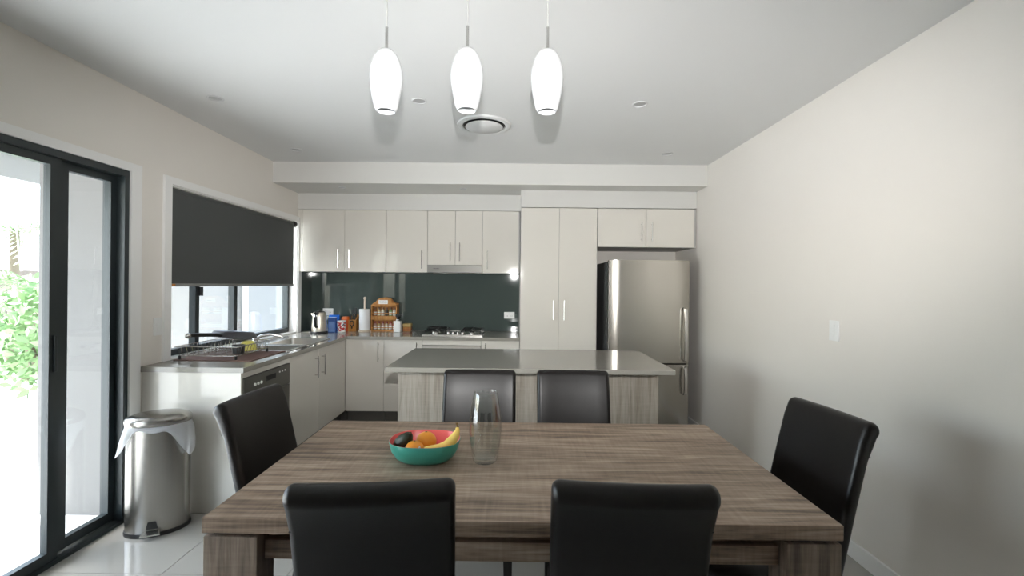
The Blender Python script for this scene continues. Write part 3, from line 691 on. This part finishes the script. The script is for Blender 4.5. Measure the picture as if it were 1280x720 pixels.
for row, (zb, cols) in enumerate(((.1642, spice), (.0122, spice2))):
    for q in range(6):
        jx_ = x0 + .034 + q * .0424; jc = (jx_, 4.885); z = ZB + zb
        where = ('upper' if row == 0 else 'lower')
        t = thing('spice_jar', f'{ordn[q]} spice jar from the left on the {where} rack shelf', 'spice jar', (jx_, 4.885, z), 'spice jars in the wooden rack')
        obj('jar', lathe([(.016, z), (.0175, z + .004), (.0175, z + .06), (.012, z + .068), (.012, z + .070)], jc, 14), mat(f'spice_{where}_{q}', cols[q], .15), t, smooth=40)
        obj('jar_label', lathe([(.0179, z + .010), (.0179, z + .045)], jc, 14, cap0=False, cap1=False), mat('jar_paper_label', (.72, .72, .68), .6) if q != 3 or row else M_black, t, smooth=40)
        obj('lid', lathe([(.0145, z + .0702), (.0145, z + .090), (.013, z + .092)], jc, 14), mat('dark_red_lid', (.22, .03, .025), .4) if row else mat('brown_lid', (.16, .07, .03), .4), t, smooth=40)
# canister with black pump
t = thing('white_canister', 'square white bottle with black pump top beside spice rack', 'bottle', (-1.242, 4.79, ZB))
obj('bottle', box(-1.278, -1.206, 4.755, 4.825, ZB, ZB + .118), M_white, t, bevel=.006, seg=3)
obj('collar', cyl((-1.242, 4.79, ZB + .1182), (-1.242, 4.79, ZB + .135), .022), M_chrome, t, smooth=40)
nz = BM(); cyl((-1.238, 4.795, ZB + .1352), (-1.238, 4.795, ZB + .165), .016, .024, bm=nz); box(-1.262, -1.208, 4.78, 4.81, ZB + .165, ZB + .192, nz)
obj('pump_top', nz, M_black, t, smooth=40)
t = thing('wicker_box', 'small honey-coloured lidded box at the end of the row', 'box', (-1.16, 4.89, ZB))
wb = obj('box_body', box(-1.20, -1.118, 4.85, 4.93, ZB, ZB + .048), M_pine, t, bevel=.003)
obj('lid', box(-1.203, -1.115, 4.847, 4.933, ZB + .0485, ZB + .085), mat('straw_yellow', (.50, .36, .14), .6, var=.3, vscale=60), t, bevel=.008, seg=3)
obj('red_band', box(-1.2012, -1.1168, 4.8488, 4.9312, ZB + .012, ZB + .022), mat('red_ribbon', (.35, .05, .03), .5), wb)

# ---- drying area
t = thing('drying_mat', 'reddish-brown striped drying mat under the dish rack', 'mat', (-1.94, 3.10, ZB))
M_mat, _t, _b = new_mat('brown_striped_mat'); _b.inputs['Roughness'].default_value = .9
_tc = _t.nodes.new('ShaderNodeTexCoord'); _w = _t.nodes.new('ShaderNodeTexWave'); _w.inputs['Scale'].default_value = 14; _w.bands_direction = 'Y'
_r = _t.nodes.new('ShaderNodeValToRGB'); _r.color_ramp.elements[0].color = (.10, .05, .035, 1); _r.color_ramp.elements[1].color = (.20, .11, .085, 1)
_t.links.new(_tc.outputs['Object'], _w.inputs['Vector']); _t.links.new(_w.outputs['Fac'], _r.inputs[0]); _t.links.new(_r.outputs[0], _b.inputs['Base Color'])
obj('mat', box(-2.215, -1.705, 2.905, 3.345, ZB, ZB + .005), M_mat, t, bevel=.002)
dr = thing('dish_rack', 'chrome wire dish drying rack on the brown mat', 'dish rack', (-1.98, 3.10, ZB + .0055))
zr = ZB + .0055; rx0, rx1, ry0, ry1 = -2.19, -1.82, 2.93, 3.30
bm = BM()
for z, e in ((zr + .022, 0), (zr + .085, .018)):
    tube([(rx0 - e, ry0 - e, z), (rx1 + e, ry0 - e, z), (rx1 + e, ry1 + e, z), (rx0 - e, ry1 + e, z), (rx0 - e, ry0 - e, z)], .0035, 6, bm)
obj('rim_wire', bm, M_chrome, dr, smooth=50)
for k_ in range(11):
    y = ry0 + k_ * (ry1 - ry0) / 10
    obj('cross_wire', tube([(rx0 - .018, y, zr + .085), (rx0, y, zr + .022), (rx1, y, zr + .022), (rx1 + .018, y, zr + .085)], .0018, 5), M_chrome, dr, smooth=50)
for k_ in range(10):
    x = rx0 + (k_ + .5) * (rx1 - rx0) / 10
    for y, s in ((ry0, -1), (ry1, 1)): obj('end_wire', tube([(x, y, zr + .022), (x, y + s * .018, zr + .085)], .0018, 5), M_chrome, dr, smooth=50)
for k_ in range(8):
    y = ry0 + .05 + k_ * .038
    obj('plate_prong', tube([(-2.05, y, zr + .022), (-2.05, y + .012, zr + .085), (-2.05, y + .024, zr + .022)], .0018, 5), M_chrome, dr, smooth=50)
for x in (rx0, rx1):
    for y in (ry0, ry1): obj('foot', cyl((x, y, zr), (x, y, zr + .024), .008, seg=10), M_black, dr, smooth=40)
# pan upside down on the rack
Mp = Matrix.Translation((-2.06, 3.29, zr + .103)) @ Matrix.Rotation(math.radians(-6), 4, 'X') @ Matrix.Rotation(math.radians(3), 4, 'Y') @ Matrix.Rotation(math.radians(-8), 4, 'Z')
pn = thing('frying_pan', 'dark frying pan turned upside down on the dish rack', 'pan', (-2.06, 3.29, zr + .09))
bm = lathe([(.150, 0), (.155, .002), (.132, .040), (.124, .046), (.002, .046)], (0, 0), 36, cap0=False)
lathe([(.150, 0), (.127, .038), (.002, .040)], (0, 0), 36, cap0=False, bm=bm)
bmesh.ops.transform(bm, matrix=Mp, verts=bm.verts)
obj('pan_body', bm, mat('dark_pan_steel', (.12, .12, .13), .3, .8), pn, smooth=40)
bm = tube([(.02, -.145, .012), (.03, -.20, .02), (.03, -.36, .018), (.03, -.42, .014)], [.012, .013, .014, .010], 10)
bmesh.ops.transform(bm, matrix=Mp, verts=bm.verts)
ph = obj('pan_handle', bm, M_black, pn, smooth=50)
bm = ball((.03, -.43, .013), .018, su=14, sv=8); bmesh.ops.transform(bm, matrix=Mp, verts=bm.verts)
obj('handle_end', bm, M_chrome, ph, smooth=60)
t = thing('utensil_cup', 'small black cup hanging at the front of the dish rack', 'cup', (-1.85, 3.02, zr + .03))
obj('cup', lathe([(.030, zr + .026), (.036, zr + .03), (.040, zr + .085), (.037, zr + .085), (.032, zr + .034), (.002, zr + .033)], (-1.865, 3.03), 20), M_black, t, smooth=40)
t = thing('yellow_bowl', 'small yellow bowl upturned in the dish rack', 'bowl', (-1.90, 3.22, zr + .028))
obj('bowl', lathe([(.055, zr + .026), (.056, zr + .03), (.045, zr + .075), (.030, zr + .090), (.002, zr + .092)], (-1.90, 3.20), 24), mat('yellow_melamine', (.62, .56, .12), .35), t, smooth=40)

# ================================================================== TABLE ITEMS
ZT = .7552
# oval bowl
BC = (-.322, 1.652)
bw = thing('fruit_bowl', 'oval turquoise bowl with coral inside on the table', 'bowl', (*BC, ZT))
def oval(a, b, z, n=48, p=2.5):
    r = []
    for k_ in range(n):
        q = 2 * PI * k_ / n; cx_, sy_ = math.cos(q), math.sin(q)
        r.append((BC[0] + a * math.copysign(abs(cx_) ** (2 / p), cx_), BC[1] + b * math.copysign(abs(sy_) ** (2 / p), sy_), z))
    return r
obj('outer_shell', rings([oval(.070, .050, ZT), oval(.088, .066, ZT + .003), oval(.105, .080, ZT + .016), oval(.120, .094, ZT + .040), oval(.129, .102, ZT + .074), oval(.1275, .1005, ZT + .0755)], cap1=False), mat('turquoise_melamine', (.065, .37, .29), .28), bw, smooth=60)
obj('inner_lining', rings([oval(.1275, .1005, ZT + .0757), oval(.1255, .0985, ZT + .0755), oval(.116, .090, ZT + .042), oval(.100, .076, ZT + .020), oval(.080, .058, ZT + .008), oval(.04, .03, ZT + .007)], cap0=False), mat('coral_melamine', (.85, .15, .14), .3), bw, smooth=60)
M_or = mat('orange_peel', (.90, .35, .03), .4, bump=.5, bscale=260)
def orange(c, r, label):
    t = thing('orange', label, 'orange', (c[0], c[1], c[2] - r), 'oranges in the fruit bowl')
    obj('peel', ball(c, (r, r, r * .95), su=24, sv=16), M_or, t, smooth=80)
    obj('stem_button', cyl((c[0], c[1], c[2] + r * .93), (c[0], c[1], c[2] + r * .965), .004, seg=8), mat('stem_green', (.12, .14, .04), .7), t)
    return t
orange((-.322, 1.668, ZT + .058), .0385, 'whole orange at the back of the bowl')
o2 = orange((-.352, 1.608, ZT + .047), .036, 'orange in front with a small white sticker')
stk = ball((0, 0, 0), .0367, su=40, sv=30)
dirv = Vector((.62, -.55, .55)).normalized()
bmesh.ops.delete(stk, geom=[v for v in stk.verts if v.co.normalized().dot(dirv) < math.cos(.22)], context='VERTS')
bmesh.ops.transform(stk, matrix=Matrix.Translation((-.352, 1.608, ZT + .047)) @ Matrix.Diagonal((1, 1, .95, 1)), verts=stk.verts)
obj('sticker', stk, M_white, o2, smooth=80)
t = thing('avocado', 'dark green avocado at the left of the bowl', 'avocado', (-.402, 1.64, ZT + .02))
Ma = Matrix.Rotation(math.radians(35), 4, 'Y') @ Matrix.Rotation(math.radians(18), 4, 'X')
bm = lathe([(.004, -.042), (.020, -.038), (.030, -.022), (.033, -.004), (.030, .014), (.023, .032), (.016, .046), (.008, .054), (.002, .056)], (0, 0), 24)
bmesh.ops.transform(bm, matrix=Matrix.Translation((-.400, 1.635, ZT + .061)) @ Ma, verts=bm.verts)
obj('skin', bm, mat('dark_avocado_skin', (.022, .030, .012), .5, var=.3, vscale=60, bump=.6, bscale=150), t, smooth=80)
obj('stem', cyl(Vector((-.400, 1.635, ZT + .061)) + Ma @ Vector((0, 0, .054)), Vector((-.400, 1.635, ZT + .061)) + Ma @ Vector((0, 0, .060)), .004, seg=8), mat('stem_brown', (.12, .08, .04), .8), t)
t = thing('banana', 'yellow banana leaning up over the right rim of the bowl', 'banana', (-.25, 1.63, ZT + .02))
pts = [(-.315, 1.592, ZT + .060), (-.295, 1.592, ZT + .058), (-.262, 1.594, ZT + .060), (-.235, 1.598, ZT + .069), (-.216, 1.604, ZT + .086), (-.205, 1.610, ZT + .102), (-.199, 1.616, ZT + .117), (-.200, 1.620, ZT + .128)]
obj('peel', tube(pts, [.005, .012, .016, .018, .018, .015, .009, .0055], 10), mat('banana_yellow', (.88, .62, .15), .45, var=.12, vscale=25), t, smooth=60)
obj('stem', tube([(-.199, 1.620, ZT + .1275), (-.2015, 1.622, ZT + .137), (-.2025, 1.623, ZT + .143)], [.0055, .0045, .005], 8), mat('banana_tip', (.18, .10, .03), .7), t, smooth=50)
# vase
VC = (-.100, 1.640)
op = [(.040, 0), (.044, .004), (.0505, .035), (.0565, .075), (.0595, .115), (.0590, .150), (.0540, .195), (.0460, .235), (.0422, .252)]
ip = [(.0405, .252), (.0440, .234), (.0520, .195), (.0570, .150), (.0573, .115), (.0540, .075), (.0470, .036), (.0380, .016), (.002, .013)]
tag(obj('glass_vase', lathe([(r, ZT + z) for r, z in op] + [(.0414, ZT + .2535)] + [(r, ZT + z) for r, z in ip], VC, 48), M_glass, smooth=60, org=(*VC, ZT)), 'tall clear barrel-shaped glass vase beside the fruit bowl', 'vase')

# ================================================================== BIN
BCX, BCY, BR = -2.012, 2.54, math.radians(24)
bi = thing('pedal_bin', 'oval stainless steel pedal bin by the sliding door', 'bin', (BCX, BCY, 0))
def bo(pr, **k): return lathe(pr, (BCX, BCY), 44, sx=.150, sy=.108, rot=BR, **k)
M_bin = mat('brushed_bin_steel', (.37, .355, .33), .27, 1, var=.05, vscale=20)
obj('base_ring', bo([(1.03, 0), (1.04, .012), (1.02, .022)]), M_black, bi, smooth=40)
obj('bin_body', bo([(1.0, .0225), (1.0, .30), (1.0, .585)]), M_bin, bi, smooth=40)
ld = obj('lid', bo([(1.03, .602), (1.05, .606), (1.05, .628), (1.0, .640), (.8, .652), (.45, .660), (.02, .662)]), M_bin, bi, smooth=40)
fx_, fy_ = math.sin(BR), -math.cos(BR)          # outward direction of the front face
tx_, ty_ = math.cos(BR), math.sin(BR)
def bp(a, o_, z): return (BCX + tx_ * a + fx_ * o_, BCY + ty_ * a + fy_ * o_, z)
obj('pedal', rings([[bp(-.035, .102, .03), bp(.035, .102, .03), bp(.035, .102, .040), bp(-.035, .102, .040)], [bp(-.045, .146, .022), bp(.045, .146, .022), bp(.045, .146, .030), bp(-.045, .146, .030)]]), M_chrome, bi, bevel=.002)
obj('pedal_recess', rings([[bp(-.028, .098, .045), bp(.028, .098, .045), bp(.018, .098, .085), bp(-.018, .098, .085)], [bp(-.028, .1105, .045), bp(.028, .1105, .045), bp(.018, .1105, .085), bp(-.018, .1105, .085)]]), M_black, bi)
# liner
lin = []
NB = 96
def drop(a):
    # hanging length around the rim; a is the angle in the bin's own frame (0 = right end, -pi/2 = front)
    def g(c, wd): 
        d = (a - c + PI) % (2 * PI) - PI; return math.exp(-(d / wd) ** 2)
    return .022 + .165 * g(-.42, .50) + .150 * g(PI + .25, .42) + .06 * g(1.6, .9) + .008 * math.sin(7 * a) 
rowsN = 9
for k_ in range(rowsN):
    v = k_ / (rowsN - 1); ring = []
    for i in range(NB):
        a = -PI + 2 * PI * i / NB; L_ = drop(a)
        flare = 1.012 + .035 * math.sin(PI * min(1, v * 1.2)) + v * (.05 + 1.5 * max(0, L_ - .06)) * (1 + .25 * math.sin(9 * a + 2 * v)) + .018 * v * math.sin(17 * a)
        x, y = .150 * flare * math.cos(a), .108 * (1 + (flare - 1) * 1.3) * math.sin(a)
        z = .6005 - v * L_
        ring.append((BCX + x * tx_ - y * math.sin(BR), BCY + x * math.sin(BR) + y * math.cos(BR), z))
    lin.append(ring)
M_bag, _t, _b = new_mat('thin_white_bag'); _b.inputs['Base Color'].default_value = (.85, .86, .88, 1); _b.inputs['Roughness'].default_value = .35
_tr = _t.nodes.new('ShaderNodeBsdfTranslucent'); _tr.inputs[0].default_value = (.85, .87, .9, 1); _mx = _t.nodes.new('ShaderNodeMixShader'); _mx.inputs[0].default_value = .45
_tp = _t.nodes.new('ShaderNodeBsdfTransparent'); _mx2 = _t.nodes.new('ShaderNodeMixShader'); _mx2.inputs[0].default_value = .18
_o = _t.nodes['Material Output']
_t.links.new(_b.outputs[0], _mx.inputs[1]); _t.links.new(_tr.outputs[0], _mx.inputs[2]); _t.links.new(_mx.outputs[0], _mx2.inputs[1]); _t.links.new(_tp.outputs[0], _mx2.inputs[2]); _t.links.new(_mx2.outputs[0], _o.inputs[0])
tag(obj('bin_liner', rings(lin, cap0=False, cap1=False), M_bag, smooth=60, org=(BCX, BCY, .60)), 'white plastic bin liner hanging out from under the bin lid', 'bin liner')

# ================================================================== GARDEN beyond the patio
def leafy(name, label, c, rx, ry, rz_, n, leaf, col, cat='shrub', group='shrubs beyond the patio'):
    t = thing(name, label, cat, (c[0], c[1], -.03), group); bm = BM(); rnd = random.Random(hash(label) % 1000 if False else len(label) * 7 + int(c[1] * 10))
    for _ in range(n):
        while True:
            p = Vector((rnd.uniform(-1, 1), rnd.uniform(-1, 1), rnd.uniform(-1, 1)))
            if p.length < 1 and p.length > .35: break
        p = Vector((c[0] + p.x * rx, c[1] + p.y * ry, c[2] + p.z * rz_))
        d = Vector((rnd.uniform(-1, 1), rnd.uniform(-1, 1), rnd.uniform(-.4, 1))).normalized(); s = d.cross(Vector((rnd.uniform(-1, 1), rnd.uniform(-1, 1), .3))).normalized()
        L_ = leaf * rnd.uniform(.6, 1.3)
        bm.faces.new([bm.verts.new(p), bm.verts.new(p + d * L_ * .5 + s * L_ * .22), bm.verts.new(p + d * L_), bm.verts.new(p + d * L_ * .5 - s * L_ * .22)])
    obj('foliage', bm, mat(name + '_leaves', col, .6, var=.3, vscale=5), t)
    st = BM()
    for k_ in range(4):
        a = k_ * 1.7; tube([(c[0], c[1], -.03), (c[0] + .1 * math.cos(a), c[1] + .1 * math.sin(a), c[2] * .5), (c[0] + rx * .5 * math.cos(a), c[1] + ry * .5 * math.sin(a), c[2] + rz_ * .4)], [.03, .022, .01], 6, st)
    obj('stems', st, mat('bark', (.12, .09, .06), .8), t)
    return t
leafy('garden_shrub', 'leafy green shrub beyond the patio, closest to the blade wall', (-5.35, 5.15, .75), .55, .5, .7, 1600, .13, (.20, .32, .14))
leafy('garden_shrub', 'low pale green shrub in front of the fence', (-8.6, 6.55, .5), .6, .55, .5, 1500, .13, (.26, .35, .16))
def palm(label, c, h, n, L_, col):
    t = thing('palm', label, 'palm', (c[0], c[1], -.03), 'palms by the fence')
    obj('trunk', tube([(c[0], c[1], -.03), (c[0] + .03, c[1], h * .5), (c[0], c[1] + .03, h)], [.09, .07, .06], 10), mat('palm_trunk', (.16, .13, .09), .9), t, smooth=50)
    rnd = random.Random(int(c[0] * 100))
    for k_ in range(n):
        a = 2 * PI * k_ / n + rnd.uniform(-.2, .2); bm = BM(); el = rnd.uniform(.2, 1.1); pts = []
        for q in range(9):
            u = q / 8; r = L_ * u; pts.append(Vector((c[0] + r * math.cos(a) * math.cos(el * .6), c[1] + r * math.sin(a) * math.cos(el * .6), h + r * math.sin(el) - .9 * L_ * u * u * .9)))
        tube(pts, [.012] * 8 + [.004], 5, bm)
        for q in range(1, 9):
            for s in (-1, 1):
                for e in (0, .5):
                    p = pts[q - 1].lerp(pts[q], e); d = (pts[q] - pts[q - 1]).normalized(); side = d.cross(Vector((0, 0, 1))).normalized() * s
                    l = .42 * L_ * math.sin(PI * min(.95, q / 9 + .08)); tip = p + side * l * .8 + d * l * .5 - Vector((0, 0, l * .35))
                    bm.faces.new([bm.verts.new(p), bm.verts.new(p.lerp(tip, .4) + d * .025), bm.verts.new(tip), bm.verts.new(p.lerp(tip, .4) - d * .025)])
        obj('frond', bm, mat('palm_leaf', col, .5, var=.25), t)
palm('palm with arching fronds in front of the fence', (-6.9, 6.35), 1.35, 11, 1.0, (.22, .32, .15))
palm('taller palm rising above the fence', (-9.0, 8.0), 2.3, 11, 1.4, (.24, .32, .17))
fc = thing('timber_fence', 'weathered timber paling fence at the back of the garden', 'fence', (-10.5, 8, -.03))
M_fence = mat('weathered_timber', (.17, .14, .115), .9, var=.3, vscale=6)
pal = None
for k_ in range(60):
    y = 3.0 + k_ * .152
    if pal is None:
        pal = obj('paling', box(-10.52, -10.50, y, y + .14, -.03, 1.60), M_fence, fc)
        first = y
    else:
        p = pal.copy(); COL.objects.link(p); p.location.y += y - first; p.location.z += random.uniform(-.02, .02)
for z in (.3, 1.3): obj('fence_rail', box(-10.58, -10.52, 3.0, 12.1, z, z + .08), M_fence, fc)
nh = thing('neighbour_house', 'pale neighbouring house with a low grey roof beyond the fence', 'house', (-16, 12, -.03))
obj('house_wall', box(-20, -15.2, 6, 20, -.03, 2.6), mat('house_render', (.66, .64, .60), .9), nh)
bm = rings([[(-20.6, y, 2.6), (-14.7, y, 2.6), (-14.7, y, 2.75), (-17.6, y, 4.0), (-20.6, y, 2.75)] for y in (5.5, 20.5)])
obj('house_roof', bm, mat('grey_roof_sheet', (.40, .41, .43), .6), nh)
wn = obj('house_window', box(-15.2, -15.15, 10.2, 11.8, .9, 2.0), M_white, nh); obj('pane', box(-15.15, -15.14, 10.27, 11.73, .97, 1.93), M_splash, wn)
